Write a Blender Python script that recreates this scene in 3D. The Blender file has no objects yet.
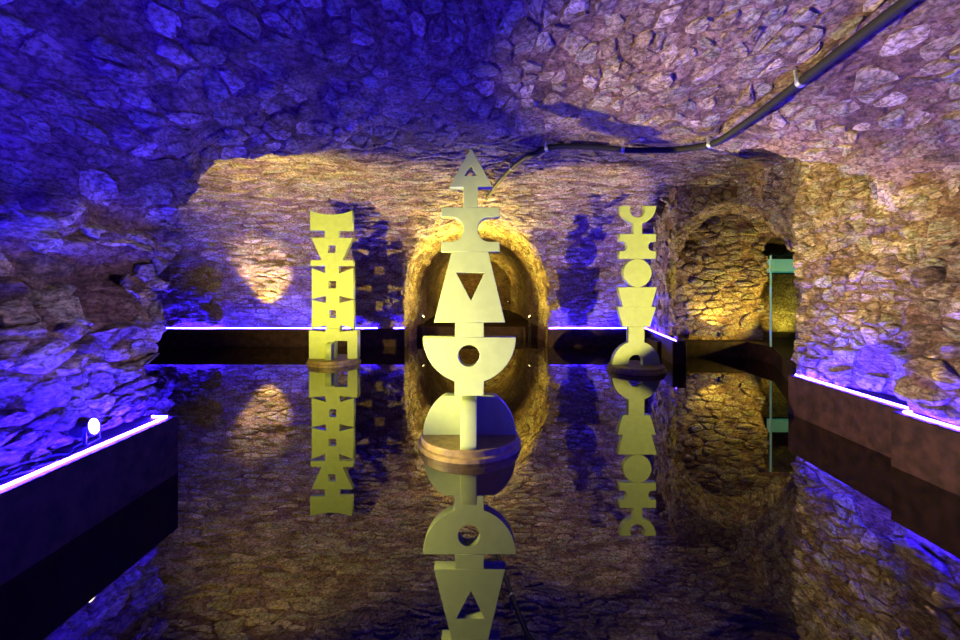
import bpy, bmesh, math, random
import numpy as np
from mathutils import Vector, Matrix

# ------------------------------------------------------------------ camera, world, exposure
scene = bpy.context.scene
C = scene.collection
F_PX = 430.0
CAM_Z = 1.6
cam_d = bpy.data.cameras.new('camera')
cam = bpy.data.objects.new('camera', cam_d)
C.objects.link(cam)
cam.location = (0, 0, CAM_Z)
cam.rotation_euler = (math.pi / 2, 0, 0)
cam_d.sensor_width = 36.0
cam_d.lens = F_PX / 960 * 36.0
cam_d.shift_y = -32 / 960
cam_d.clip_start = 0.05
scene.camera = cam

world = bpy.data.worlds.new('world')
scene.world = world
world.use_nodes = True
world.node_tree.nodes['Background'].inputs[0].default_value = (0, 0, 0, 1)
world.node_tree.nodes['Background'].inputs[1].default_value = 0.0

vs = scene.view_settings
vs.view_transform = 'Standard'
vs.look = 'None'
vs.gamma = 1.0
vs.exposure = -0.08
vs.use_curve_mapping = False

LED_COL = (0.02, 0.006, 1.0)
LED_POWER = 4300.0
LED_REAR = 2500.0
LED_RIGHT = 3500.0
WARM = (1.0, 0.75, 0.09)
W_FLOOD_L = 5600.0      # flood on the left ledge, aimed across at the middle sculpture
W_FLOOD_R = 6500.0      # flood on the right ledge, aimed at the right sculpture
W_FLOOD_X = 1600.0       # second flood on the right ledge, aimed across at the left pier
W_FLOOD_B = 5000.0      # flood behind the left pier, aimed at the left sculpture
W_UP = 1300.0

rnd = random.Random(7)
nrng = np.random.default_rng(11)

# ------------------------------------------------------------------ materials
def new_mat(name):
    m = bpy.data.materials.new(name)
    m.use_nodes = True
    nt = m.node_tree
    return m, nt, nt.nodes, nt.links, nt.nodes['Principled BSDF']

def ramp(nodes, stops):
    r = nodes.new('ShaderNodeValToRGB')
    el = r.color_ramp.elements
    while len(el) < len(stops):
        el.new(0.5)
    for e, (p, c) in zip(el, stops):
        e.position = p
        e.color = (*c, 1)
    return r

def stone_material(name, stops, bump=1.0, detail=9.0):
    m, nt, N, L, b = new_mat(name)
    geo = N.new('ShaderNodeNewGeometry')
    att = N.new('ShaderNodeAttribute'); att.attribute_name = 'tone'
    mp = N.new('ShaderNodeMapping'); mp.inputs['Scale'].default_value = (0.85, 0.7, 1.5)
    L.new(geo.outputs['Position'], mp.inputs['Vector'])
    def noise(sc, det, ro, dist=0.0):
        n = N.new('ShaderNodeTexNoise'); n.inputs['Scale'].default_value = sc
        n.inputs['Detail'].default_value = det; n.inputs['Roughness'].default_value = ro
        n.inputs['Distortion'].default_value = dist
        L.new(mp.outputs['Vector'], n.inputs['Vector'])
        return n
    def math_(op, a, b2, c=None):
        n = N.new('ShaderNodeMath'); n.operation = op
        for i, v in enumerate((a, b2, c)):
            if v is None: continue
            if isinstance(v, (int, float)): n.inputs[i].default_value = v
            else: L.new(v, n.inputs[i])
        return n.outputs[0]
    n1 = noise(detail, 9, 0.72, 0.6)
    n2 = noise(detail * 3.4, 8, 0.75, 0.4)
    n3 = noise(detail * 0.28, 4, 0.6)
    vor = N.new('ShaderNodeTexVoronoi'); vor.inputs['Scale'].default_value = detail * 1.25
    vor.feature = 'DISTANCE_TO_EDGE'
    wv = N.new('ShaderNodeMix'); wv.data_type = 'VECTOR'; wv.inputs['Factor'].default_value = 0.10
    L.new(mp.outputs['Vector'], wv.inputs['A']); L.new(n1.outputs['Color'], wv.inputs['B'])
    L.new(wv.outputs['Result'], vor.inputs['Vector'])
    fac = math_('MULTIPLY_ADD', n1.outputs['Fac'], 1.1, math_('SUBTRACT', att.outputs['Fac'], 0.55))
    r = ramp(N, stops); L.new(fac, r.inputs['Fac'])
    def mult(a, b2, f):
        mul = N.new('ShaderNodeMix'); mul.data_type = 'RGBA'; mul.blend_type = 'MULTIPLY'
        mul.inputs['Factor'].default_value = f
        L.new(a, mul.inputs['A']); L.new(b2, mul.inputs['B'])
        return mul.outputs['Result']
    r2 = ramp(N, [(0.36, (0.10, 0.05, 0.04)), (0.47, (0.55, 0.48, 0.42)), (0.56, (1, 1, 1))])
    L.new(n2.outputs['Fac'], r2.inputs['Fac'])
    r3 = ramp(N, [(0.0, (0.16, 0.08, 0.07)), (0.035, (0.6, 0.5, 0.45)), (0.09, (1, 1, 1))])
    L.new(vor.outputs['Distance'], r3.inputs['Fac'])
    r4 = ramp(N, [(0.32, (0.20, 0.14, 0.11)), (0.5, (0.60, 0.55, 0.49)), (0.68, (0.78, 0.76, 0.72))])
    L.new(n3.outputs['Fac'], r4.inputs['Fac'])
    c = mult(mult(mult(r.outputs['Color'], r2.outputs['Color'], 0.9), r3.outputs['Color'], 0.55), r4.outputs['Color'], 0.8)
    L.new(c, b.inputs['Base Color'])
    b.inputs['Roughness'].default_value = 0.8
    b.inputs['Specular IOR Level'].default_value = 0.3
    vm = math_('MINIMUM', vor.outputs['Distance'], 0.12)
    h = math_('MULTIPLY_ADD', vm, 1.6, n1.outputs['Fac'])
    h = math_('MULTIPLY_ADD', n2.outputs['Fac'], 0.45, h)
    bp = N.new('ShaderNodeBump'); bp.inputs['Strength'].default_value = bump
    bp.inputs['Distance'].default_value = 0.17
    L.new(h, bp.inputs['Height']); L.new(bp.outputs['Normal'], b.inputs['Normal'])
    return m

STONE_STOPS = [(0.02, (0.10, 0.06, 0.045)), (0.25, (0.33, 0.25, 0.18)), (0.45, (0.56, 0.46, 0.34)),
               (0.60, (0.46, 0.50, 0.38)), (0.78, (0.74, 0.62, 0.46)), (0.96, (0.92, 0.86, 0.78))]
MORTAR_STOPS = [(0.02, (0.09, 0.035, 0.03)), (0.3, (0.28, 0.16, 0.12)), (0.55, (0.52, 0.38, 0.29)),
                (0.95, (0.76, 0.64, 0.52))]
M = {}
M['stone'] = stone_material('rubble_stone', STONE_STOPS, 0.9, 8.0)
M['mortar'] = stone_material('rough_mortar', MORTAR_STOPS, 1.0, 7.0)

def simple(name, col, rough=0.5, metal=0.0, noise=0.0, nscale=20.0, spec=0.5, bump=0.0):
    m, nt, N, L, b = new_mat(name)
    b.inputs['Roughness'].default_value = rough
    b.inputs['Metallic'].default_value = metal
    b.inputs['Specular IOR Level'].default_value = spec
    n = N.new('ShaderNodeTexNoise'); n.inputs['Scale'].default_value = nscale
    n.inputs['Detail'].default_value = 6
    geo = N.new('ShaderNodeNewGeometry'); L.new(geo.outputs['Position'], n.inputs['Vector'])
    lo = tuple(c * (1 - noise) for c in col)
    r = ramp(N, [(0.35, lo), (0.65, col)])
    L.new(n.outputs['Fac'], r.inputs['Fac']); L.new(r.outputs['Color'], b.inputs['Base Color'])
    if bump:
        bp = N.new('ShaderNodeBump'); bp.inputs['Strength'].default_value = bump
        bp.inputs['Distance'].default_value = 0.02
        L.new(n.outputs['Fac'], bp.inputs['Height']); L.new(bp.outputs['Normal'], b.inputs['Normal'])
    return m

def emit(name, col, power):
    m, nt, N, L, b = new_mat(name)
    b.inputs['Base Color'].default_value = (0.8, 0.8, 0.8, 1)
    b.inputs['Emission Color'].default_value = (*col, 1)
    b.inputs['Emission Strength'].default_value = power
    return m

M['paint'] = simple('pale_painted_panel', (0.155, 0.207, 0.072), 0.55, 0, 0.12, 9.0, 0.3, 0.05)
M['pedestal'] = simple('dark_timber_pedestal', (0.13, 0.095, 0.035), 0.5, 0, 0.55, 14.0, 0.4, 0.2)
M['plinth'] = simple('stained_dark_plinth', (0.024, 0.010, 0.010), 0.7, 0, 0.7, 9.0, 0.12, 0.5)
M['conduit'] = simple('black_conduit', (0.012, 0.012, 0.014), 0.6, 0.0, 0.3, 30.0, 0.1)
M['clamp'] = simple('galvanised_clamp', (0.55, 0.6, 0.58), 0.35, 0.9, 0.2, 40.0)
M['fixture'] = simple('black_fixture_metal', (0.03, 0.03, 0.035), 0.4, 0.6, 0.2, 40.0)
M['led'] = emit('blue_led_diffuser', LED_COL, LED_POWER)
M['led_right'] = emit('blue_led_diffuser_right', LED_COL, LED_RIGHT)
M['led_rear'] = emit('blue_led_diffuser_dimmer', LED_COL, LED_REAR)
M['lens'] = emit('warm_lamp_lens', (1.0, 0.78, 0.30), 16.0)
M['lens_small'] = emit('warm_lamp_lens_small', (1.0, 0.82, 0.25), 9.0)
M['cyan'] = emit('cyan_glow_stand_in', (0.02, 0.34, 0.26), 0.6)  # added glow, stands in for a band of cyan light
m, nt, N, L, b = new_mat('still_dark_water')
b.inputs['Base Color'].default_value = (0.004, 0.002, 0.004, 1)
b.inputs['Roughness'].default_value = 0.0
b.inputs['IOR'].default_value = 1.85
M['water'] = m
m, nt, N, L, b = new_mat('green_tinted_glass')
b.inputs['Base Color'].default_value = (0.75, 0.95, 0.86, 1)
b.inputs['Roughness'].default_value = 0.02
b.inputs['Transmission Weight'].default_value = 1.0
b.inputs['IOR'].default_value = 1.12
M['glass'] = m
M['glass_edge'] = simple('green_glass_edge', (0.35, 0.75, 0.55), 0.15, 0, 0.1, 10)

# ------------------------------------------------------------------ helpers
def mesh_obj(name, verts, faces, mat, parent=None, smooth=False):
    me = bpy.data.meshes.new(name)
    me.from_pydata([tuple(v) for v in verts], [], faces)
    me.materials.append(mat)
    if smooth:
        me.polygons.foreach_set('use_smooth', [True] * len(me.polygons))
    o = bpy.data.objects.new(name, me)
    C.objects.link(o)
    if parent:
        o.parent = parent
    return o

def bm_obj(name, bm, mat, parent=None, smooth=False):
    bmesh.ops.recalc_face_normals(bm, faces=bm.faces)
    me = bpy.data.meshes.new(name)
    bm.to_mesh(me); bm.free()
    me.materials.append(mat)
    if smooth:
        me.polygons.foreach_set('use_smooth', [True] * len(me.polygons))
    o = bpy.data.objects.new(name, me)
    C.objects.link(o)
    if parent:
        o.parent = parent
    return o

def empty(name, loc, rz=0.0):
    o = bpy.data.objects.new(name, None)
    o.empty_display_size = 0.2
    C.objects.link(o)
    o.location = loc
    o.rotation_euler = (0, 0, rz)
    return o

def tag(o, label=None, cat=None, group=None, kind=None):
    if label: o['label'] = label
    if cat: o['category'] = cat
    if group: o['group'] = group
    if kind: o['kind'] = kind
    return o

def add_tube(bm, pts, r, seg=10, closed_ends=True):
    pts = [Vector(p) for p in pts]
    rings = []
    prev = None
    for i, p in enumerate(pts):
        if i == 0: t = pts[1] - p
        elif i == len(pts) - 1: t = p - pts[i - 1]
        else: t = (pts[i + 1] - p).normalized() + (p - pts[i - 1]).normalized()
        t.normalize()
        if prev is None:
            a = t.orthogonal().normalized()
        else:
            a = (prev - t * prev.dot(t)).normalized()
        prev = a
        b2 = t.cross(a)
        rings.append([bm.verts.new(p + (a * math.cos(2 * math.pi * k / seg) + b2 * math.sin(2 * math.pi * k / seg)) * r)
                      for k in range(seg)])
    for i in range(len(rings) - 1):
        for k in range(seg):
            bm.faces.new((rings[i][k], rings[i][(k + 1) % seg], rings[i + 1][(k + 1) % seg], rings[i + 1][k]))
    if closed_ends:
        bm.faces.new(rings[0]); bm.faces.new(rings[-1])

def add_box(bm, x0, x1, y0, y1, z0, z1):
    v = [bm.verts.new((x, y, z)) for z in (z0, z1) for y in (y0, y1) for x in (x0, x1)]
    for f in ((0, 1, 3, 2), (4, 6, 7, 5), (0, 4, 5, 1), (1, 5, 7, 3), (3, 7, 6, 2), (2, 6, 4, 0)):
        bm.faces.new([v[i] for i in f])

def lathe(bm, prof, seg=48):
    rings = []
    for r, z in prof:
        rings.append([bm.verts.new((r * math.cos(2 * math.pi * k / seg), r * math.sin(2 * math.pi * k / seg), z))
                      for k in range(seg)])
    for i in range(len(rings) - 1):
        for k in range(seg):
            bm.faces.new((rings[i][k], rings[i][(k + 1) % seg], rings[i + 1][(k + 1) % seg], rings[i + 1][k]))
    bm.faces.new(rings[0]); bm.faces.new(rings[-1])

def prism(bm, poly, z0, z1):
    a = [bm.verts.new((x, y, z0)) for x, y in poly]
    b2 = [bm.verts.new((x, y, z1)) for x, y in poly]
    n = len(poly)
    for i in range(n):
        bm.faces.new((a[i], a[(i + 1) % n], b2[(i + 1) % n], b2[i]))
    bm.faces.new(a); bm.faces.new(b2)

# ------------------------------------------------------------------ the vaulted cellar as one carved void
def h3(i, j, k, seed):
    n = (i * 73856093) ^ (j * 19349663) ^ (k * 83492791) ^ (seed * 2654435)
    n = (n ^ (n >> 13)) * 1274126177
    n = n & 0x7fffffff
    return ((n ^ (n >> 16)) & 0xffff) / 65535.0

def vnoise(p, scale, seed):
    q = p * scale
    i = np.floor(q).astype(np.int64)
    f = q - i
    f = f * f * (3 - 2 * f)
    out = 0
    for dx in (0, 1):
        wx = f[:, 0] if dx else 1 - f[:, 0]
        for dy in (0, 1):
            wy = f[:, 1] if dy else 1 - f[:, 1]
            for dz in (0, 1):
                wz = f[:, 2] if dz else 1 - f[:, 2]
                out = out + wx * wy * wz * h3(i[:, 0] + dx, i[:, 1] + dy, i[:, 2] + dz, seed)
    return out * 2 - 1

def rough(p):
    return 0.075 * vnoise(p, 1.1, 1) + 0.045 * vnoise(p, 2.7, 2) + 0.028 * vnoise(p, 6.0, 3)

FX0, FHW, FZ0, FRISE, FN = 0.575, 3.525, 1.85, 1.77, 2.6     # near barrel, axis along y
TY0, THW, TZ0, TRISE, TN = 7.98, 3.92, 1.85, 1.95, 2.2       # cross barrel, axis along x
KX0, KHW, KZ0, KRISE = -0.1, 2.0, 1.5, 1.95                  # back tunnel, axis along y
D0 = (5.2, 9.0); DA = (0.55, 0.835); DHW, DZ0, DRISE = 1.2, 2.0, 1.38   # skewed alcove

def sup(d, hw, z, z0, rise, n):
    zz = np.maximum(z - z0, 0) / rise
    return ((np.abs(d) / hw) ** n + zz ** n) ** (1 / n) - 1

def sstep(a, b2, x):
    t = np.clip((x - a) / (b2 - a), 0, 1)
    return t * t * (3 - 2 * t)

def voids(p):
    x, y, z = p[:, 0], p[:, 1], p[:, 2]
    rec = 0.2 * sstep(1.25, 1.45, z) * (1 - sstep(1.75, 2.15, z)) * sstep(-1.8, -2.2, x)
    step = 0.22 * (1 - sstep(3.86, 3.98, y)) * sstep(1.0, 2.0, x) * (1 - sstep(1.6, 2.3, z))
    xx = x + rec * 0 + step
    dxf = xx - FX0
    dxf = np.where(dxf < 0, np.minimum(dxf + rec, 0), dxf)
    f = np.maximum(sup(dxf, FHW, z, FZ0, FRISE, FN) * 2.0, np.maximum(-2.5 - y, y - 8.0))
    ft = sup(y - TY0, THW, z, TZ0, TRISE, TN) * 2.2
    niche = np.maximum.reduce([x + 4.1, -7.1 - x, z - 2.15, y - 12.3 + np.clip(z - 1.8, 0, 1) * 0.9, 9 - y])
    xmax = np.where(y < 7, 4.1, 4.12 + 0.18 * (y - 9))
    t = np.maximum(np.minimum(np.maximum(ft, np.maximum(x - xmax, -9.4 - x)), niche), -9.3 - x)
    a = np.maximum.reduce([ft, x - 5.2, 5.5 - y, y - 9.0, 3.0 - x])
    s = (x - D0[0]) * DA[1] - (y - D0[1]) * DA[0]
    d = np.maximum.reduce([sup(s, DHW, z, DZ0, DRISE, 2.0) * 1.2, y - 10.3, 7.0 - y, 4.12 - x])
    g1 = np.maximum.reduce([5.9 - x, x - 8.6, 8.3 - y, y - 10.3, z - 2.45])
    g2 = np.maximum.reduce([6.85 - x, x - 9.7, 9.5 - y, y - 12.1, z - 2.8])
    kh = KHW - 0.07 * sstep(14.3, 14.5, y) - 0.15 * sstep(21.6, 21.7, y)
    k = np.maximum(sup(x - KX0, 1.0, z, KZ0, 1e9, 2.0) * 0 +
                   (np.sqrt(((x - KX0) / kh) ** 2 + (np.maximum(z - KZ0, 0) / (KRISE + kh - KHW)) ** 2) - 1) * 1.9,
                   np.maximum(9 - y, y - 24.0))
    return f, t, a, d, np.minimum(g1, g2), k

def sdf(p):
    return np.minimum.reduce(voids(p)) + rough(p)

def grad(p, e=0.02):
    f0 = sdf(p)
    g = np.stack([sdf(p + np.eye(3)[i] * e) - sdf(p - np.eye(3)[i] * e) for i in range(3)], 1) / (2 * e)
    return f0, g

def surface_nets(lo, hi, h):
    n = [int(round((hi[i] - lo[i]) / h)) + 1 for i in range(3)]
    ax = [lo[i] + h * np.arange(n[i]) for i in range(3)]
    V = np.empty(n, np.float32)
    YY, ZZ = np.meshgrid(ax[1], ax[2], indexing='ij')
    for i in range(n[0]):
        p = np.stack([np.full(YY.size, ax[0][i]), YY.ravel(), ZZ.ravel()], 1)
        v = np.minimum.reduce(voids(p))
        near = np.abs(v) < 0.45
        if near.any():
            v[near] += rough(p[near])
        V[i] = v.reshape(YY.shape)
    S = V < 0
    cells = np.zeros([k - 1 for k in n], bool)
    tot = np.zeros(cells.shape, np.int8)
    for a in (0, 1):
        for b2 in (0, 1):
            for c in (0, 1):
                tot += S[a:n[0] - 1 + a, b2:n[1] - 1 + b2, c:n[2] - 1 + c]
    cells = (tot > 0) & (tot < 8)
    idx = np.argwhere(cells)
    cid = -np.ones(cells.shape, np.int64)
    cid[cells] = np.arange(len(idx))
    acc = np.zeros((len(idx), 3)); cnt = np.zeros(len(idx))
    corners = [(a, b2, c) for a in (0, 1) for b2 in (0, 1) for c in (0, 1)]
    for c0 in corners:
        for axis in range(3):
            if c0[axis]: continue
            c1 = list(c0); c1[axis] = 1
            v0 = V[idx[:, 0] + c0[0], idx[:, 1] + c0[1], idx[:, 2] + c0[2]]
            v1 = V[idx[:, 0] + c1[0], idx[:, 1] + c1[1], idx[:, 2] + c1[2]]
            mk = (v0 < 0) != (v1 < 0)
            t = np.where(mk, v0 / np.where(mk, v0 - v1, 1), 0)
            pos = np.tile(np.array(c0, float), (len(idx), 1)); pos[:, axis] += t
            acc[mk] += pos[mk]; cnt[mk] += 1
    verts = (idx + acc / cnt[:, None]) * h + np.array(lo)
    quads = []
    for axis in range(3):
        u, w = [(1, 2), (2, 0), (0, 1)][axis]
        sl0 = [slice(None)] * 3; sl1 = [slice(None)] * 3
        sl0[axis] = slice(0, n[axis] - 1); sl1[axis] = slice(1, n[axis])
        ch = S[tuple(sl0)] != S[tuple(sl1)]
        e = np.argwhere(ch)
        ok = (e[:, u] > 0) & (e[:, w] > 0) & (e[:, u] < n[u] - 1) & (e[:, w] < n[w] - 1)
        e = e[ok]
        q = []
        for du, dw in ((-1, -1), (0, -1), (0, 0), (-1, 0)):
            cc = e.copy(); cc[:, u] += du; cc[:, w] += dw
            q.append(cid[cc[:, 0], cc[:, 1], cc[:, 2]])
        q = np.stack(q, 1)
        inside = S[e[:, 0], e[:, 1], e[:, 2]]
        q[inside] = q[inside][:, ::-1]
        quads.append(q)
    return verts, np.concatenate(quads)

V1, Q1 = surface_nets((-9.5, -2.8, -0.35), (10.0, 24.3, 4.2), 0.07)

LAB = {
    'wall_left': 'rough rubble stone pier rising beside the water behind the left ledge',
    'wall_right': 'rough rubble stone pier and wall standing behind the stepped right ledge',
    'wall_front': 'rubble wall closing the near end of the vaulted cellar',
    'ceiling': 'low near barrel vault of rubble and mortar crossed by a black conduit',
    'ceiling_rear': 'far cross vault of thin stone courses lit orange above the three sculptures',
    'wall_back': 'low far stone wall above the blue lit ledge behind the sculptures',
    'wall_right_rear': 'stone wall end between the far wall and the side alcove, washed blue',
    'wall_alcove': 'golden lit stone walls of the side alcove with the glass screen',
    'wall_tunnel': 'arched stone tunnel opening through the far wall behind the tallest sculpture',
}
PARENT = {}
fc = V1[Q1].mean(1)
vv = np.stack([np.abs(v) for v in voids(fc)], 0)
who = vv.argmin(0)
x, y, z = fc[:, 0], fc[:, 1], fc[:, 2]
cls = np.full(len(fc), 'wall_alcove', dtype='U20')
isF = (who == 0)
cls[isF] = 'ceiling'
cls[isF & (x < -1.8) & (z < 1.95)] = 'wall_left'
cls[isF & (x > 2.9) & (z < 1.95)] = 'wall_right'
cls[isF & (y < -2.2)] = 'wall_front'
isT = (who == 1)
cls[isT] = 'ceiling_rear'
cls[isT & (z < 2.2) & (y > 9)] = 'wall_back'
cls[isT & (z < 2.2) & (y < 6) & (x < 0)] = 'wall_left'
cls[isT & (x > 3.9) & (y < 6)] = 'wall_right'
cls[isT & (x > 3.95) & (y > 8.9)] = 'wall_right_rear'
cls[who == 5] = 'wall_tunnel'
for nm in LAB:
    sel = cls == nm
    q = Q1[sel]
    used, inv = np.unique(q, return_inverse=True)
    q2 = inv.reshape(q.shape)
    me = bpy.data.meshes.new(nm)
    me.from_pydata(V1[used].tolist(), [], q2.tolist())
    me.materials.append(M['mortar'])
    me.polygons.foreach_set('use_smooth', [True] * len(me.polygons))
    at = me.attributes.new('tone', 'FLOAT', 'POINT')
    at.data.foreach_set('value', (0.45 + 0.25 * vnoise(V1[used], 0.9, 5)).astype(np.float32))
    _, g = grad(V1[used], 0.05)
    nrm = -g / np.maximum(np.linalg.norm(g, axis=1, keepdims=True), 1e-6)
    me.normals_split_custom_set_from_vertices(nrm.tolist())
    o = bpy.data.objects.new(nm, me)
    C.objects.link(o)
    tag(o, LAB[nm], None, None, 'structure')
    PARENT[nm] = o

# ------------------------------------------------------------------ stones laid over the carved surface
def voronoi_cells(u0, u1, v0, v1, du, dv, drop, jit=0.42, big=0.0):
    nu = int((u1 - u0) / du) + 3; nv = int((v1 - v0) / dv) + 3
    S = []
    for j in range(nv):
        off = rnd.random()
        for i in range(nu):
            if rnd.random() < drop: continue
            S.append(((i - 1 + off + rnd.uniform(-jit, jit)), (j - 1 + 0.5 + rnd.uniform(-jit, jit) * 0.8)))
    S = np.array(S)
    for _ in range(int(big * nu * nv)):
        bx, by = rnd.uniform(0, nu - 2), rnd.uniform(0, nv - 2)
        ra, rb = rnd.uniform(0.9, 1.9), rnd.uniform(0.9, 1.7)
        far = ((S[:, 0] - bx) / ra) ** 2 + ((S[:, 1] - by) / rb) ** 2 > 1
        S = np.concatenate([S[far], [[bx, by]]])
    d2 = ((S[:, None, :] - S[None, :, :]) ** 2).sum(2)
    np.fill_diagonal(d2, 1e9)
    k = min(16, len(S) - 1)
    nb = np.argpartition(d2, k, axis=1)[:, :k]
    cells = []
    for i in range(len(S)):
        sx, sy = S[i]
        U, Vv = u0 + sx * du, v0 + sy * dv
        if not (u0 <= U <= u1 and v0 <= Vv <= v1): continue
        poly = [(sx - 1.9, sy - 1.7), (sx + 1.9, sy - 1.7), (sx + 1.9, sy + 1.7), (sx - 1.9, sy + 1.7)]
        for j in nb[i]:
            nx, ny = S[j][0] - sx, S[j][1] - sy
            mx, my = (S[j][0] + sx) / 2, (S[j][1] + sy) / 2
            out = []
            m_ = len(poly)
            for a in range(m_):
                p, q = poly[a], poly[(a + 1) % m_]
                dp = (p[0] - mx) * nx + (p[1] - my) * ny
                dq = (q[0] - mx) * nx + (q[1] - my) * ny
                if dp <= 0: out.append(p)
                if (dp < 0) != (dq < 0) and dp != dq:
                    t = dp / (dp - dq)
                    out.append((p[0] + t * (q[0] - p[0]), p[1] + t * (q[1] - p[1])))
            poly = out
            if len(poly) < 3: break
        if len(poly) >= 3:
            cells.append([(u0 + a * du, v0 + b2 * dv) for a, b2 in poly])
    return cells

def stones(parent, S, rng, cell, drop=0.12, keep=0.9, proud=(0.02, 0.06), gap=0.018, tone=(0.25, 0.75), tol=0.16, cap=300, jit=0.42, big=0.0):
    """S maps (n,2) patch coordinates to approximate 3-D points; each stone becomes an object under parent."""
    cells = voronoi_cells(*rng, *cell, drop, jit, big)
    K = 10
    polys = []
    for poly in cells:
        if rnd.random() > keep: continue
        pts = np.array(poly)
        c = pts.mean(0)
        # even resample of the outline, corners cut by the sampling
        seg = np.roll(pts, -1, 0) - pts
        ln = np.hypot(seg[:, 0], seg[:, 1])
        tot = ln.sum()
        if tot < 0.12: continue
        cum = np.concatenate([[0], np.cumsum(ln)])
        s0 = rnd.random() * tot / K
        out = []
        for k in range(K):
            s = (s0 + k * tot / K) % tot
            i = min(np.searchsorted(cum, s, side='right') - 1, len(pts) - 1)
            out.append(pts[i] + seg[i] * ((s - cum[i]) / max(ln[i], 1e-9)))
        out = np.array(out)
        r = np.hypot(*(out - c).T)
        if r.min() < gap * 1.4: continue
        out = c + (out - c) * (1 - gap / r * (1 + nrng.uniform(-0.5, 0.7, K)))[:, None]
        inner = c + (out - c) * nrng.uniform(0.60, 0.82, K)[:, None]
        polys.append(np.concatenate([out, c + (out - c) * 0.94, inner, [c + nrng.uniform(-0.1, 0.1, 2) * r.min()]]))
    if not polys: return
    npt = 3 * K + 1
    P2 = np.concatenate(polys)
    P = S(P2)
    start = P.copy()
    for _ in range(3):
        f0, g = grad(P)
        gg = np.maximum((g ** 2).sum(1), 0.05)
        P = P - np.clip(f0 / gg, -0.1, 0.1)[:, None] * g
    f0, g = grad(P, 0.05)
    Nn = -g / np.maximum(np.linalg.norm(g, axis=1, keepdims=True), 1e-6)
    moved = np.linalg.norm(P - start, axis=1)
    ok = ((moved < tol + 0.12) & (np.abs(f0) < 0.05)).reshape(-1, npt).all(1)
    faces = []
    for k in range(K):
        k2 = (k + 1) % K
        faces.append((k, k2, K + k2, K + k))
        faces.append((K + k, K + k2, 2 * K + k2, 2 * K + k))
        faces.append((2 * K + k, 2 * K + k2, 3 * K))
    items = []
    for i in np.nonzero(ok)[0]:
        sl = slice(i * npt, (i + 1) * npt)
        p, nn = P[sl], Nn[sl]
        nm = nn.mean(0); nm /= max(np.linalg.norm(nm), 1e-6)
        h = rnd.uniform(*proud)
        hh = np.concatenate([np.full(K, -0.035), h * nrng.uniform(0.45, 0.8, K), h * nrng.uniform(0.8, 1.25, K), [h * 1.1]])
        tilt = nrng.uniform(-0.12, 0.12, 3)
        q = p + nm[None, :] * (hh + (p - p.mean(0)) @ tilt * (hh > 0))[:, None]
        c = q.mean(0)
        ext = q.max(0) - q.min(0)
        view = c - np.array([0, 0, CAM_Z]); dist = np.linalg.norm(view)
        px = 480 + 430 * view[0] / max(view[1], 0.1); py = 288 - 430 * view[2] / max(view[1], 0.1)
        vis = view[1] > 0.3 and -30 < px < 990 and -30 < py < 670
        size = np.linalg.norm(ext) / dist * (0.3 + abs(nm @ view / dist)) if vis else 0.001 / dist
        items.append((size, q, rnd.uniform(*tone)))
    items.sort(key=lambda t: -t[0])
    for size, q, tn in items[:cap]:
        if size < 0.002: continue
        c = q.mean(0)
        me = bpy.data.meshes.new('stone')
        me.from_pydata((q - c).tolist(), [], faces)
        me.materials.append(M['stone'])
        at = me.attributes.new('tone', 'FLOAT', 'POINT')
        at.data.foreach_set('value', [tn] * len(q))
        o = bpy.data.objects.new('stone', me)
        o.location = c
        C.objects.link(o)
        o.parent = parent
    rest = items[cap:] + [it for it in items[:cap] if it[0] < 0.002]
    if rest:
        vs_, fs_, tn_ = [], [], []
        for _, q, tn in rest:
            b0 = len(vs_)
            vs_ += q.tolist()
            fs_ += [tuple(b0 + i for i in f) for f in faces]
            tn_ += [tn] * len(q)
        me = bpy.data.meshes.new('small_stones')
        me.from_pydata(vs_, [], fs_)
        me.materials.append(M['stone'])
        at = me.attributes.new('tone', 'FLOAT', 'POINT')
        at.data.foreach_set('value', tn_)
        o = bpy.data.objects.new('small_stones', me)
        C.objects.link(o)
        o.parent = parent
        o['kind'] = 'stuff'

def profile(c0, hw, z0, rise, n, zlow=0.45):
    """arc-length table of a barrel section, from the low negative side over the crown to the positive side"""
    th = np.linspace(math.pi, 0, 400)
    a = c0 + hw * np.sign(np.cos(th)) * np.abs(np.cos(th)) ** (2 / n)
    b2 = z0 + rise * np.sin(th) ** (2 / n)
    a = np.concatenate([[a[0]], a, [a[-1]]]); b2 = np.concatenate([[zlow], b2, [zlow]])
    s = np.concatenate([[0], np.cumsum(np.hypot(np.diff(a), np.diff(b2)))])
    return s, a, b2

sF, aF, bF = profile(FX0, FHW, FZ0, FRISE, FN)
sT, aT, bT = profile(TY0, THW, TZ0, TRISE, TN)
sK, aK, bK = profile(KX0, KHW, KZ0, KRISE, 2.0)
def SF(uv):   # u along y, v along section
    return np.stack([np.interp(uv[:, 1], sF, aF), uv[:, 0], np.interp(uv[:, 1], sF, bF)], 1)
def SF2(uv):
    p = SF(uv); p[:, 0] = np.where(p[:, 0] > 3.6, p[:, 0] - 0.22, p[:, 0]); return p
def ST(uv):   # u along x
    return np.stack([uv[:, 0], np.interp(uv[:, 1], sT, aT), np.interp(uv[:, 1], sT, bT)], 1)
def SK(uv):
    return np.stack([np.interp(uv[:, 1], sK, aK), uv[:, 0], np.interp(uv[:, 1], sK, bK)], 1)
LF, LT, LK = sF[-1], sT[-1], sK[-1]
wallh = FZ0 - 0.45

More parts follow.
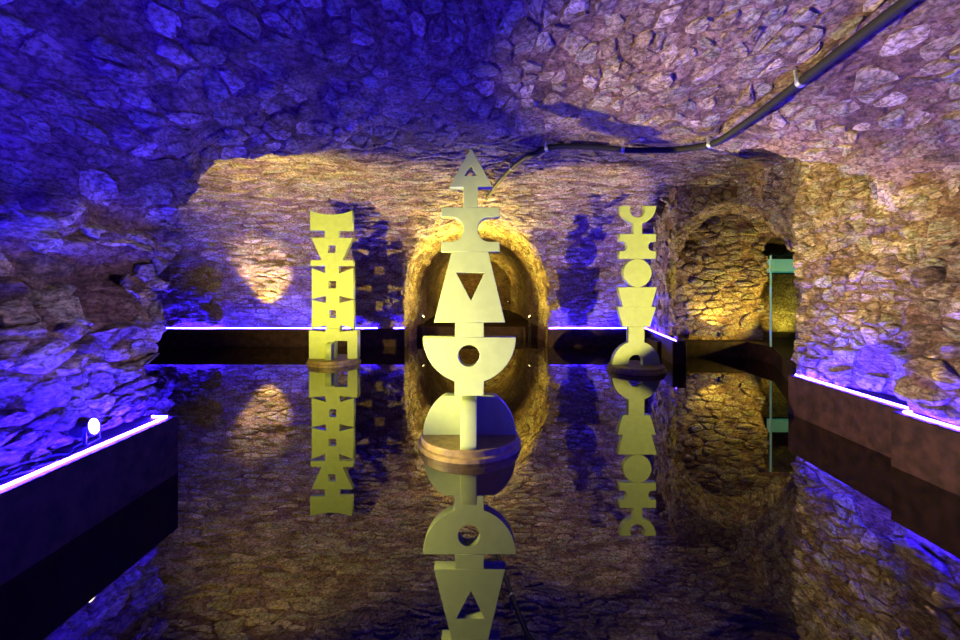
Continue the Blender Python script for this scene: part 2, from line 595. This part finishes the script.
stones(PARENT['wall_left'], SF, (0.4, 4.2, 0.0, wallh + 0.25), (0.19, 0.095), drop=0.12, keep=0.96, proud=(0.02, 0.08), tol=0.36, tone=(0.15, 0.85), gap=0.009, big=0.05)
stones(PARENT['ceiling'], SF, (0.4, 7.0, wallh + 0.25, LF - wallh - 0.1), (0.25, 0.14), drop=0.2, keep=0.8, proud=(0.003, 0.024), gap=0.014, tone=(0.2, 0.9), big=0.035)
stones(PARENT['wall_right'], SF2, (0.4, 3.88, LF - wallh - 0.1, LF), (0.2, 0.11), drop=0.12, keep=0.96, proud=(0.02, 0.09), tone=(0.2, 0.85), tol=0.3, cap=100, gap=0.009, big=0.05)
stones(PARENT['wall_right'], lambda uv: np.stack([np.full(len(uv), 4.1), uv[:, 0], uv[:, 1]], 1), (3.95, 5.6, 0.45, 3.4), (0.15, 0.1), drop=0.12, keep=0.96, proud=(0.015, 0.06), tone=(0.2, 0.85), cap=200, gap=0.009, big=0.05)
stones(PARENT['ceiling_rear'], ST, (-9.2, 5.2, 4.2, LT - wallh - 0.3), (0.42, 0.12), drop=0.12, keep=0.88, proud=(0.006, 0.035), gap=0.011, tone=(0.2, 0.85))
stones(PARENT['wall_back'], lambda uv: np.stack([uv[:, 0], np.where((uv[:, 0] > -7.1) & (uv[:, 0] < -4.1), 12.3 - np.clip(uv[:, 1] - 1.8, 0, 1) * 0.9, 11.9), uv[:, 1]], 1),
       (-9.2, 4.6, 0.45, 2.15), (0.34, 0.12), drop=0.12, keep=0.95, proud=(0.012, 0.05), gap=0.011, big=0.01)
stones(PARENT['wall_right_rear'], lambda uv: np.stack([4.12 + 0.18 * (uv[:, 0] - 9), uv[:, 0], uv[:, 1]], 1), (9.0, 11.8, 0.45, 3.5), (0.26, 0.15), proud=(0.015, 0.06), gap=0.012, big=0.03)
stones(PARENT['wall_alcove'], lambda uv: np.stack([uv[:, 0], np.full(len(uv), 10.3), uv[:, 1]], 1), (4.1, 7.0, 0.45, 3.4), (0.3, 0.13), proud=(0.015, 0.06), gap=0.011, cap=170, big=0.03)
stones(PARENT['wall_alcove'], lambda uv: np.stack([uv[:, 0], np.full(len(uv), 9.0), uv[:, 1]], 1), (4.1, 5.25, 1.0, 3.9), (0.22, 0.16), proud=(0.015, 0.06), cap=50, gap=0.011)
stones(PARENT['wall_alcove'], lambda uv: np.stack([np.full(len(uv), 5.2), uv[:, 0], uv[:, 1]], 1), (5.5, 9.0, 0.45, 3.9), (0.22, 0.16), proud=(0.015, 0.06), cap=70, gap=0.011)
sD, aD, bD = profile(0.0, DHW, DZ0, DRISE, 2.0)
def SD(uv):
    a = np.interp(uv[:, 1], sD, aD)
    return np.stack([D0[0] + uv[:, 0] * DA[0] + a * DA[1], D0[1] + uv[:, 0] * DA[1] - a * DA[0], np.interp(uv[:, 1], sD, bD)], 1)
stones(PARENT['wall_alcove'], SD, (-1.5, 2.2, 0.9, sD[-1] - 0.9), (0.24, 0.16), proud=(0.015, 0.05), cap=60, gap=0.011)
stones(PARENT['wall_tunnel'], SK, (10.3, 14.6, 0.0, LK), (0.34, 0.2), drop=0.1, keep=0.97, proud=(0.015, 0.05), gap=0.012, cap=220, big=0.02)
stones(PARENT['wall_tunnel'], SK, (21.0, 22.6, 0.0, LK), (0.5, 0.34), drop=0.05, keep=1, proud=(0.02, 0.06), gap=0.02, cap=60)

# ------------------------------------------------------------------ water, ledges, tunnel floor
w = mesh_obj('pool_water', [(-9.5, -2.6, 0), (8.7, -2.6, 0), (8.7, 13.8, 0), (-9.5, 13.8, 0)], [(0, 1, 2, 3)], M['water'])
tag(w, 'still dark water flooding the cellar and mirroring the vault', 'water', None, 'stuff')

LEDGE = 0.49
def ledge(name, poly, top, label):
    bm = bmesh.new(); prism(bm, poly, -0.25, top)
    bmesh.ops.bevel(bm, geom=[e for e in bm.edges], offset=0.012, segments=1, affect='EDGES')
    o = bm_obj(name, bm, M['plinth'])
    return tag(o, label, None, None, 'structure')
ledge('trim_1', [(-2.5, 0.0), (-2.62, 3.74), (-3.6, 3.74), (-3.6, 0.0)], LEDGE, 'dark stained ledge along the foot of the left stone pier')
ledge('trim_2', [(3.62, 0.0), (3.70, 3.88), (3.86, 3.88), (3.95, 5.52), (4.6, 5.52), (4.6, 0.0)], LEDGE, 'dark stepped ledge along the foot of the right stone pier')
ledge('trim_3', [(-9.35, 11.72), (-2.05, 11.72), (-2.05, 12.4), (-9.35, 12.4)], LEDGE, 'dark ledge under the far wall behind the square tower sculpture')
ledge('trim_4', [(1.85, 11.72), (4.5, 11.72), (4.03, 9.0), (4.3, 8.95), (4.9, 12.4), (1.85, 12.4)], LEDGE, 'dark ledge under the far wall behind the crescent topped sculpture')
ledge('trim_5', [(4.25, 5.45), (6.15, 9.0), (6.2, 9.95), (4.1, 9.95), (4.1, 10.6), (9.0, 10.6), (9.0, 5.45)], 0.36, 'brown stone walkway edge inside the side alcove')
ledge('trim_6', [(6.7, 10.55), (9.8, 10.55), (9.8, 12.3), (6.7, 12.3)], 0.37, 'floor of the passage behind the glass screen')
ledge('trim_7', [(-2.3, 13.8), (2.1, 13.8), (2.1, 24.2), (-2.3, 24.2)], 0.36, 'raised stone floor of the tunnel behind the tallest sculpture')

# ------------------------------------------------------------------ LED strips
def led(pts, label, mat='led', rad=0.0075):
    bm = bmesh.new(); add_tube(bm, pts, rad, 8)
    o = bm_obj('led_strip', bm, M[mat])
    return tag(o, label, 'light strip', 'blue light strips along the ledges')
zl = LEDGE + 0.009
zb_ = LEDGE + 0.003
led([(-2.565, 0.1, zl), (-2.685, 3.68, zl), (-2.81, 3.685, zl)], 'glowing blue light strip edging the ledge with the floodlight')
led([(3.685, 0.1, zl), (3.765, 3.82, zl), (3.92, 3.83, zl), (4.01, 5.46, zl)], 'glowing blue light strip with a step, edging the rough right pier', 'led_right')
led([(-9.2, 11.81, zb_), (-2.1, 11.81, zb_)], 'glowing blue light strip behind the square tower sculpture', 'led_rear', 0.008)
led([(1.9, 11.81, zb_), (4.555, 11.81, zb_), (4.11, 9.0, zb_)], 'glowing blue light strip behind the crescent topped sculpture', 'led_rear', 0.008)

# ------------------------------------------------------------------ floodlights
def aim(d):
    return Vector(d).to_track_quat('-Z', 'Y').to_euler()

def flood(name, loc, target, watts, angle, label, group=None, size=0.06, blend=0.5, small=False, z_foot=None, cat='floodlight', col=WARM, rad=0.03):
    loc = Vector(loc)
    t = empty(name, (loc.x, loc.y, z_foot if z_foot is not None else loc.z - 0.1))
    base = Vector(t.location)
    d = (Vector(target) - loc).normalized()
    q = d.to_track_quat('-Z', 'Y').to_matrix().to_4x4()
    off = loc - base
    def rot(bm):
        bmesh.ops.transform(bm, matrix=Matrix.Translation(off) @ q, verts=bm.verts)
    s = size
    bm = bmesh.new()
    lathe(bm, [(s * 0.55, s * 2.0), (s * 0.8, s * 1.9), (s, s * 1.3), (s, -s * 0.1), (s * 1.12, -s * 0.1), (s * 1.12, -s * 0.3), (s * 0.92, -s * 0.3), (s * 0.92, -s * 0.12)], 20)
    rot(bm); hs = bm_obj('housing', bm, M['fixture'], t, True)
    bm = bmesh.new(); lathe(bm, [(s * 0.9, -s * 0.20), (s * 0.9, -s * 0.26), (s * 0.5, -s * 0.36)], 20)
    rot(bm); bm_obj('lens', bm, M['lens_small' if small else 'lens'], hs)
    bm = bmesh.new()
    zb = s * 0.05
    for sx in (-1, 1):
        add_box(bm, sx * s * 1.16 - s * 0.06, sx * s * 1.16 + s * 0.06, -s * 0.2, s * 0.2, -off.z + zb, s * 0.3)
    add_box(bm, -s * 1.2, s * 1.2, -s * 0.3, s * 0.3, -off.z, -off.z + s * 0.15)
    bmesh.ops.transform(bm, matrix=Matrix.Translation(off) @ Matrix.Rotation(math.atan2(d.y, d.x) - math.pi / 2, 4, 'Z'), verts=bm.verts)
    bm_obj('bracket', bm, M['fixture'], t)
    ld = bpy.data.lights.new(name + '_beam', 'SPOT')
    ld.energy = watts; ld.color = col; ld.spot_size = math.radians(angle); ld.spot_blend = blend
    ld.shadow_soft_size = rad
    lo = bpy.data.objects.new('beam', ld)
    C.objects.link(lo)
    lo.parent = t
    lo.location = off + d * (s * 0.45 + rad)
    lo.rotation_euler = aim(d)
    return tag(t, label, cat, group)

flood('floodlight', (-2.80, 3.10, 0.60), (1.2, 3.85, 1.55), W_FLOOD_L, 68, 'round black floodlight glowing yellow on the left ledge beside a coiled cable', None, 0.06, 0.7, z_foot=LEDGE)
flood('floodlight', (3.60, 2.4, 0.72), (2.2, 8.3, 2.0), W_FLOOD_R, 38, 'black floodlight by the right ledge aimed at the crescent topped sculpture', None, 0.06, 0.25, z_foot=-0.1)
flood('floodlight', (3.5, 1.9, 0.64), (-2.9, 3.4, 1.45), W_FLOOD_X, 17, 'black floodlight by the right ledge aimed across the water at the left pier', None, 0.06, 0.6, z_foot=-0.1)
flood('floodlight', (-3.75, 4.6, 0.95), (-3.2, 10.5, 3.2), W_FLOOD_B, 84, 'black floodlight behind the left pier aimed at the square tower sculpture', None, 0.06, 0.85, z_foot=-0.1)
flood('floodlight', (6.9, 9.3, 0.55), (5.0, 10.25, 2.2), 520, 125, 'black floodlight on the alcove walkway behind the glass screen', None, 0.06, 0.6, z_foot=0.36)
flood('floodlight', (-2.74, 1.9, 0.62), (4.1, 5.1, 2.35), 6000, 24, 'black floodlight on the left ledge aimed across the water at the right pier', None, 0.06, 0.7, z_foot=LEDGE)
flood('spotlight', (-6.0, 11.77, 0.62), (-6.02, 12.15, 2.0), W_UP, 66, 'small uplight on the far ledge lighting the recessed wall golden', None, 0.035, 0.6, True, LEDGE, 'spotlight')
G = 'small uplights at the tunnel mouth'
flood('spotlight', (-1.72, 13.0, 0.74), (0.7, 12.0, 2.9), 4200, 110, 'small glowing uplight at the tunnel mouth, on the square tower totem side', G, 0.04, 0.7, True, -0.1, 'spotlight')
flood('spotlight', (1.50, 13.0, 0.74), (-0.9, 12.0, 2.9), 4200, 110, 'small glowing uplight at the tunnel mouth, on the crescent topped totem side', G, 0.04, 0.7, True, -0.1, 'spotlight')
G = 'small uplights at the far end of the tunnel'
flood('spotlight', (-1.6, 21.2, 0.9), (0.9, 21.4, 3.2), 500, 150, 'tiny uplight deep in the tunnel, on the square tower totem side', G, 0.05, 0.7, True, 0.36, 'spotlight')
flood('spotlight', (1.4, 21.2, 0.9), (-1.1, 21.4, 3.2), 500, 150, 'tiny uplight deep in the tunnel, on the crescent topped totem side', G, 0.05, 0.7, True, 0.36, 'spotlight')
flood('spotlight', (5.55, 9.98, 0.55), (5.6, 10.3, 1.9), 200, 120, 'small glowing uplight on the ledge of the side alcove', None, 0.045, 0.7, True, 0.36, 'spotlight')
flood('spotlight', (8.5, 11.5, 0.47), (8.5, 12.0, 0.95), 120, 140, 'uplight on the passage floor behind the glass screen', None, 0.04, 0.7, True, 0.37, 'spotlight', (1.0, 0.85, 0.1))

# loose cable beside the left floodlight
pts = []
for i in range(60):
    t = i / 59
    a = t * 13
    r_ = 0.07 + 0.02 * math.sin(3 * a)
    pts.append((-2.74 + r_ * 0.8 * math.cos(a), 2.82 - t * 0.28 + r_ * math.sin(a), LEDGE + 0.012 + 0.01 * t))
pts = [(-2.82, 3.06, LEDGE + 0.012), (-2.8, 2.95, LEDGE + 0.012)] + pts + [(-2.85, 2.3, LEDGE + 0.012), (-2.85, 1.2, LEDGE + 0.012)]
bm = bmesh.new(); add_tube(bm, pts, 0.008, 6)
tag(bm_obj('power_cable', bm, M['conduit'], None, True), 'thin black cable coiled on the left ledge beside the floodlight', 'cable')

# ------------------------------------------------------------------ glass screen and added glowing stand-in panel in the passage
t = empty('glass_screen', (6.15, 9.1, 0.36))
bm = bmesh.new(); add_box(bm, 0.02, 1.9, -0.006, 0.006, 0.0, 1.93); bm_obj('pane', bm, M['glass'], t)
bm = bmesh.new(); add_box(bm, -0.012, 0.02, -0.012, 0.012, 0.0, 1.93); bm_obj('edge_strip', bm, M['glass_edge'], t)
tag(t, 'frameless green tinted glass screen standing in the side alcove', 'glass panel')
t = empty('glow_stand_in', (8.85, 11.95, 2.02))  # added self-lit panel, imitates the cyan gleam at the glass
bm = bmesh.new(); add_box(bm, -0.9, 0.9, -0.02, 0.02, 0.0, 0.38); bm_obj('panel', bm, M['cyan'], t)
bm = bmesh.new()
for a in ((-0.94, 0.94, -0.03, 0.03, -0.04, 0.0), (-0.94, 0.94, -0.03, 0.03, 0.38, 0.42), (-0.94, -0.9, -0.03, 0.03, 0, 0.38), (0.9, 0.94, -0.03, 0.03, 0, 0.38)):
    add_box(bm, *a)
bm_obj('frame', bm, M['fixture'], t)
tag(t, 'added glowing cyan panel on the passage wall, standing in for a cyan band of light behind the glass', 'light panel')

# ------------------------------------------------------------------ conduit on the vault
def ceil_z(x, y):
    zs = np.linspace(1.9, 4.1, 221)
    p = np.stack([np.full(221, x), np.full(221, y), zs], 1)
    f = sdf(p)
    k = np.argmax(f > 0)
    return zs[k]
ctrl = [(2.62, 0.2), (2.64, 1.5), (2.66, 2.6), (2.70, 3.8), (2.72, 4.9), (2.66, 5.25), (2.5, 5.5), (2.2, 5.72), (1.8, 5.86), (1.1, 5.96), (0.85, 6.05), (0.72, 6.3), (0.62, 6.9), (0.4, 8.2), (0.15, 9.6)]
pts = []
for i in range(len(ctrl) - 1):
    for k in range(6):
        t_ = k / 6
        pts.append((ctrl[i][0] * (1 - t_) + ctrl[i + 1][0] * t_, ctrl[i][1] * (1 - t_) + ctrl[i + 1][1] * t_))
pts.append(ctrl[-1])
xy = np.array(pts)
for _ in range(3):
    xy[1:-1] = (xy[:-2] + 2 * xy[1:-1] + xy[2:]) / 4
zz = np.array([ceil_z(a, b2) for a, b2 in xy]) - 0.085
for _ in range(25):
    zz[1:-1] = np.minimum(zz[1:-1], zz[1:-1] * 0.5 + (zz[:-2] + zz[2:]) / 4)
pipe = [(a, b2, c) for (a, b2), c in zip(xy, zz)]
t = empty('conduit', pipe[0])
o0 = Vector(pipe[0])
bm = bmesh.new(); add_tube(bm, [Vector(p) - o0 for p in pipe], 0.04, 12)
bm_obj('pipe', bm, M['conduit'], t, True)
for i in (10, 17, 26, 46, 58, 74):
    a = Vector(pipe[i]) - o0; d = (Vector(pipe[i + 1]) - Vector(pipe[i])).normalized()
    bm = bmesh.new(); add_tube(bm, [a - d * 0.022, a + d * 0.022], 0.048, 14)
    up = Vector((0, 0, 1))
    side = d.cross(up).normalized()
    for sgn in (-1, 1):
        add_tube(bm, [a + side * 0.045 * sgn, a + side * 0.055 * sgn + up * 0.1], 0.014, 6)
    bm_obj('clamp', bm, M['clamp'], t)
tag(t, 'long black conduit clamped along the vault and bending towards the tunnel', 'pipe')

# ------------------------------------------------------------------ sculptures
deps = None
def plate(name, outlines, thick, mat, parent, yoff=0.0, rz=0.0, bevel=0.004):
    """flat panel cut to outlines (first outer, others holes) in local x,z, extruded along y"""
    cu = bpy.data.curves.new(name, 'CURVE')
    cu.dimensions = '2D'; cu.fill_mode = 'BOTH'
    cu.extrude = thick / 2 - bevel
    cu.bevel_depth = bevel; cu.bevel_resolution = 1; cu.offset = -bevel
    for ol in outlines:
        sp = cu.splines.new('POLY')
        sp.points.add(len(ol) - 1)
        for p, (a, b2) in zip(sp.points, ol):
            p.co = (a, b2, 0, 1)
        sp.use_cyclic_u = True
    tmp = bpy.data.objects.new('tmp', cu)
    C.objects.link(tmp)
    bpy.context.view_layer.update()
    dg = bpy.context.evaluated_depsgraph_get()
    me = bpy.data.meshes.new_from_object(tmp.evaluated_get(dg))
    bpy.data.objects.remove(tmp)
    bpy.data.curves.remove(cu)
    me.transform(Matrix.Rotation(rz, 4, 'Z') @ Matrix.Translation((0, yoff, 0)) @ Matrix.Rotation(math.pi / 2, 4, 'X'))
    me.name = name
    me.materials.clear(); me.materials.append(mat)
    o = bpy.data.objects.new(name, me)
    C.objects.link(o)
    o.parent = parent
    return o

def arc(cx, cz, r, a0, a1, n=24):
    return [(cx + r * math.cos(math.radians(a0 + (a1 - a0) * i / n)), cz + r * math.sin(math.radians(a0 + (a1 - a0) * i / n))) for i in range(n + 1)]

def disc(parent, r):
    bm = bmesh.new(); lathe(bm, [(r * 0.97, 0.045), (r * 0.97, 0.10), (r * 0.955, 0.11), (0.02, 0.11)], 64)
    o = bm_obj('pedestal_top', bm, M['pedestal'], parent)
    bm = bmesh.new(); lathe(bm, [(r, -0.12), (r * 1.02, 0.0), (r * 1.02, 0.04), (r * 0.99, 0.05)], 64)
    bm_obj('pedestal_rim', bm, M['pedestal'], parent)

class Trace:
    """turns outline coordinates measured on the sculpture face into metres about its axis"""
    def __init__(s, cx, wl, d):
        s.cx, s.wl, s.k = cx, wl, d / F_PX
    def p(s, pts): return [((a - s.cx) * s.k, (s.wl - b2) * s.k) for a, b2 in pts]
    def r(s, v): return v * s.k
    def pt(s, a, b2): return ((a - s.cx) * s.k, (s.wl - b2) * s.k)

TH = 0.13
# --- tall middle sculpture with arrow head
D1 = 4.36
T = Trace(469.5, 447.0, D1)
root = empty('totem_sculpture', ((469.5 - 480) / F_PX * D1, D1 + TH / 2, 0))
disc(root, 0.515)
ft = T.r(46.5)
za = 0.11
dome = [(a, b2) for a, b2 in arc(0, za, ft, 0, 180, 40)]
top = T.pt(0, 397)[1]
dome = [(a, min(b2, top)) for a, b2 in dome]
plate('foot_panel', [dome], TH, M['paint'], root)
plate('foot_fin', [dome], 0.15, M['paint'], root, 0, math.pi / 2)
# half disc with stem
c = T.pt(469.4, 338.4); R = T.r(46.6)
xs0, xs1 = T.pt(454.6, 0)[0], T.pt(483.6, 0)[0]
ol = [(xs0, top), (xs0, c[1] - math.sqrt(R * R - (xs0 - c[0]) ** 2))]
a0 = math.degrees(math.asin((math.sqrt(R * R - (xs0 - c[0]) ** 2)) / R))
ol = [(xs1, top)] + arc(c[0], c[1], R, -a0, 0, 18) + arc(c[0], c[1], R, 180, 180 + a0, 18) + [(xs0, top)]
plate('half_disc', [ol, arc(*T.pt(469, 357.1), T.r(10.8), 0, 345, 23)], TH, M['paint'], root)
plate('neck_block', [T.p([(455, 338.4), (484, 338.4), (484, 323.8), (455, 323.8)])], TH, M['paint'], root)
plate('skirt_panel', [T.p([(433.8, 323.8), (505.3, 323.8), (488.4, 252.8), (451.6, 252.8)]),
                      T.p([(456.3, 274.1), (484.4, 274.1), (470.9, 301.9)])], TH, M['paint'], root)
nl = [(441.2, 242.8), (450.9, 242.8)] + [(450.9 + 12.4 * math.sin(math.radians(k * 7.5)), 230.4 + 12.4 * math.cos(math.radians(k * 7.5))) for k in range(1, 24)] + [(450.9, 218.0), (441.2, 218.0)]
nr = [(2 * 470.45 - a, b2) for a, b2 in reversed(nl)]
plate('cross_panel', [T.p([(441.2, 253)] + nl + [(441.2, 208.5), (499.7, 208.5)] + nr + [(499.7, 253)])], TH, M['paint'], root)
plate('arrow_head', [T.p([(463.3, 208.5), (463.3, 188.2), (449.1, 188.2), (471, 148.8), (492.6, 188.2), (477.8, 188.2), (477.8, 208.5)]),
                     T.p([(464.5, 177), (477.2, 177), (471, 166.8)])], TH, M['paint'], root)
tag(root, 'tallest pale cut-out totem with triangular arrow head on a round base before the tunnel', 'sculpture')

# --- square tower sculpture
D2 = 9.1
T = Trace(333, 363.5, D2)
root = empty('totem_sculpture', ((333 - 480) / F_PX * D2, D2 + TH / 2, 0))
disc(root, 0.54)
arcp = [(352.3 - 42.2 * i / 16, 210.3 + 4.0 * (1 - ((i - 8) / 8) ** 2)) for i in range(17)]
plate('crown_panel', [T.p([(324.6, 237.7), (324.6, 230.6), (310.1, 230.6)] + arcp[::-1] + [(352.3, 230.6), (338.7, 230.6), (338.7, 237.7)])], TH, M['paint'], root)
plate('funnel_panel', [T.p([(310.5, 260), (321.4, 260), (311.2, 237.7), (353.1, 237.7), (342.6, 260), (353.1, 260), (353.1, 266), (339, 266), (339, 269.5), (325, 269.5), (325, 266), (310.5, 266)]),
                       T.p([(328, 245.3), (335.4, 245.3), (335.4, 252.7), (328, 252.7)])], TH, M['paint'], root)
plate('body_panel', [T.p([(311.5, 267.6), (325, 273.2), (325, 269.5), (339, 269.5), (339, 273.2), (353.4, 267.6), (353.7, 299.2), (339.4, 296), (339.4, 299.4), (325.8, 299.4), (325.8, 296), (311.7, 299.2)]),
                     T.p([(328.5, 281), (336.1, 281), (336.1, 288.3), (328.5, 288.3)])], TH, M['paint'], root)
plate('body_panel', [T.p([(311.7, 299.6), (325.8, 302.8), (325.8, 299.4), (339.4, 299.4), (339.4, 302.8), (353.7, 299.6), (354, 329.3), (340.2, 325.2), (340.2, 328.3), (325.8, 328.3), (325.8, 325.2), (311.5, 329.3)]),
                     T.p([(329.2, 310), (336, 310), (336, 317.8), (329.2, 317.8)])], TH, M['paint'], root)
zb = 0.11
kx = lambda a: (a - 333) * T.k
zt = lambda b2: (363.5 - b2) * T.k
plate('base_block', [[(kx(309.7), zb), (kx(309.7), zt(329.8)), (kx(325.8), zt(331.6)), (kx(325.8), zt(328.3)), (kx(340.2), zt(328.3)), (kx(340.2), zt(331.6)), (kx(358), zt(329.8)), (kx(358), zb), (kx(348), zb), (kx(348), zt(340.6)), (kx(335), zt(340.6)), (kx(335), zb)]], 0.22, M['paint'], root)
f = plate('front_fin', [[(0, zb), (0.30, zb), (0.30, zt(343)), (0, zt(341))]], 0.13, M['paint'], root, 0, -math.pi / 2)
f.location = (kx(332.0), 0.0, 0)
tag(root, 'pale square tower totem with small window holes and a doorway on a round base', 'sculpture')

# --- crescent topped sculpture
D3 = 8.3
T = Trace(637, 371.0, D3)
root = empty('totem_sculpture', ((637 - 480) / F_PX * D3, D3 + TH / 2, 0))
disc(root, 0.54)
c = T.pt(638, 206); R = T.r(18.1)
ci = T.pt(637.6, 210.2); r = T.r(7.4)
ai = math.degrees(math.asin((c[1] - ci[1]) / r))
sx0, sx1 = T.pt(633.6, 0)[0], T.pt(642.2, 0)[0]
aL = 180 + math.degrees(math.acos((c[0] - sx0) / R)); aR = 360 - math.degrees(math.acos((sx1 - c[0]) / R))
zst = T.pt(0, 234)[1]
ol = arc(c[0], c[1], R, 180, aL, 18) + [(sx0, zst), (sx1, zst)] + arc(c[0], c[1], R, aR, 360, 18) + arc(ci[0], ci[1], r, ai, -180 - ai, 30)
plate('crescent_panel', [ol], TH, M['paint'], root)
nl = [(619.5, 251.2), (622.5, 251.2)] + [(622.5 + 4.7 * math.sin(math.radians(k * 15)), 246.5 + 4.7 * math.cos(math.radians(k * 15))) for k in range(1, 12)] + [(622.5, 241.8), (619.5, 241.8)]
nr = [(2 * 637.8 - a, b2) for a, b2 in reversed(nl)]
plate('notched_panel', [T.p([(619.5, 259)] + nl + [(619.5, 234), (656.1, 234)] + nr + [(656.1, 259)])], TH, M['paint'], root)
plate('round_panel', [arc(*T.pt(637.5, 273.1), T.r(14.1), 0, 352.5, 47)], TH, M['paint'], root)
plate('tapered_panel', [T.p([(622.7, 307), (618, 287.2), (657, 287.2), (651.6, 307)])], TH, M['paint'], root)
plate('tapered_panel', [T.p([(622.7, 327), (617.5, 307), (656.3, 307), (650, 327)])], TH, M['paint'], root)
fz = 0.11; fr = T.r(24.2); fx = T.pt(636.4, 0)[0]
s0, s1 = T.pt(628.6, 0)[0], T.pt(644.5, 0)[0]
z327 = T.pt(0, 327)[1]
b0 = math.degrees(math.acos((s1 - fx) / fr)); b1 = math.degrees(math.acos((s0 - fx) / fr))
hr = T.r(7.2); hx = T.pt(636, 0)[0]; hz = fz + 0.06
ol = arc(fx, fz, fr, 0, b0, 16) + [(s1, z327), (s0, z327)] + arc(fx, fz, fr, b1, 180, 16) + [(hx - hr * 0.9, fz)] + arc(hx, hz, hr, 205, -25, 20) + [(hx + hr * 0.9, fz)]
plate('arched_foot', [ol], TH, M['paint'], root)
tag(root, 'pale totem with crescent top, round disc and arched foot on round base', 'sculpture')
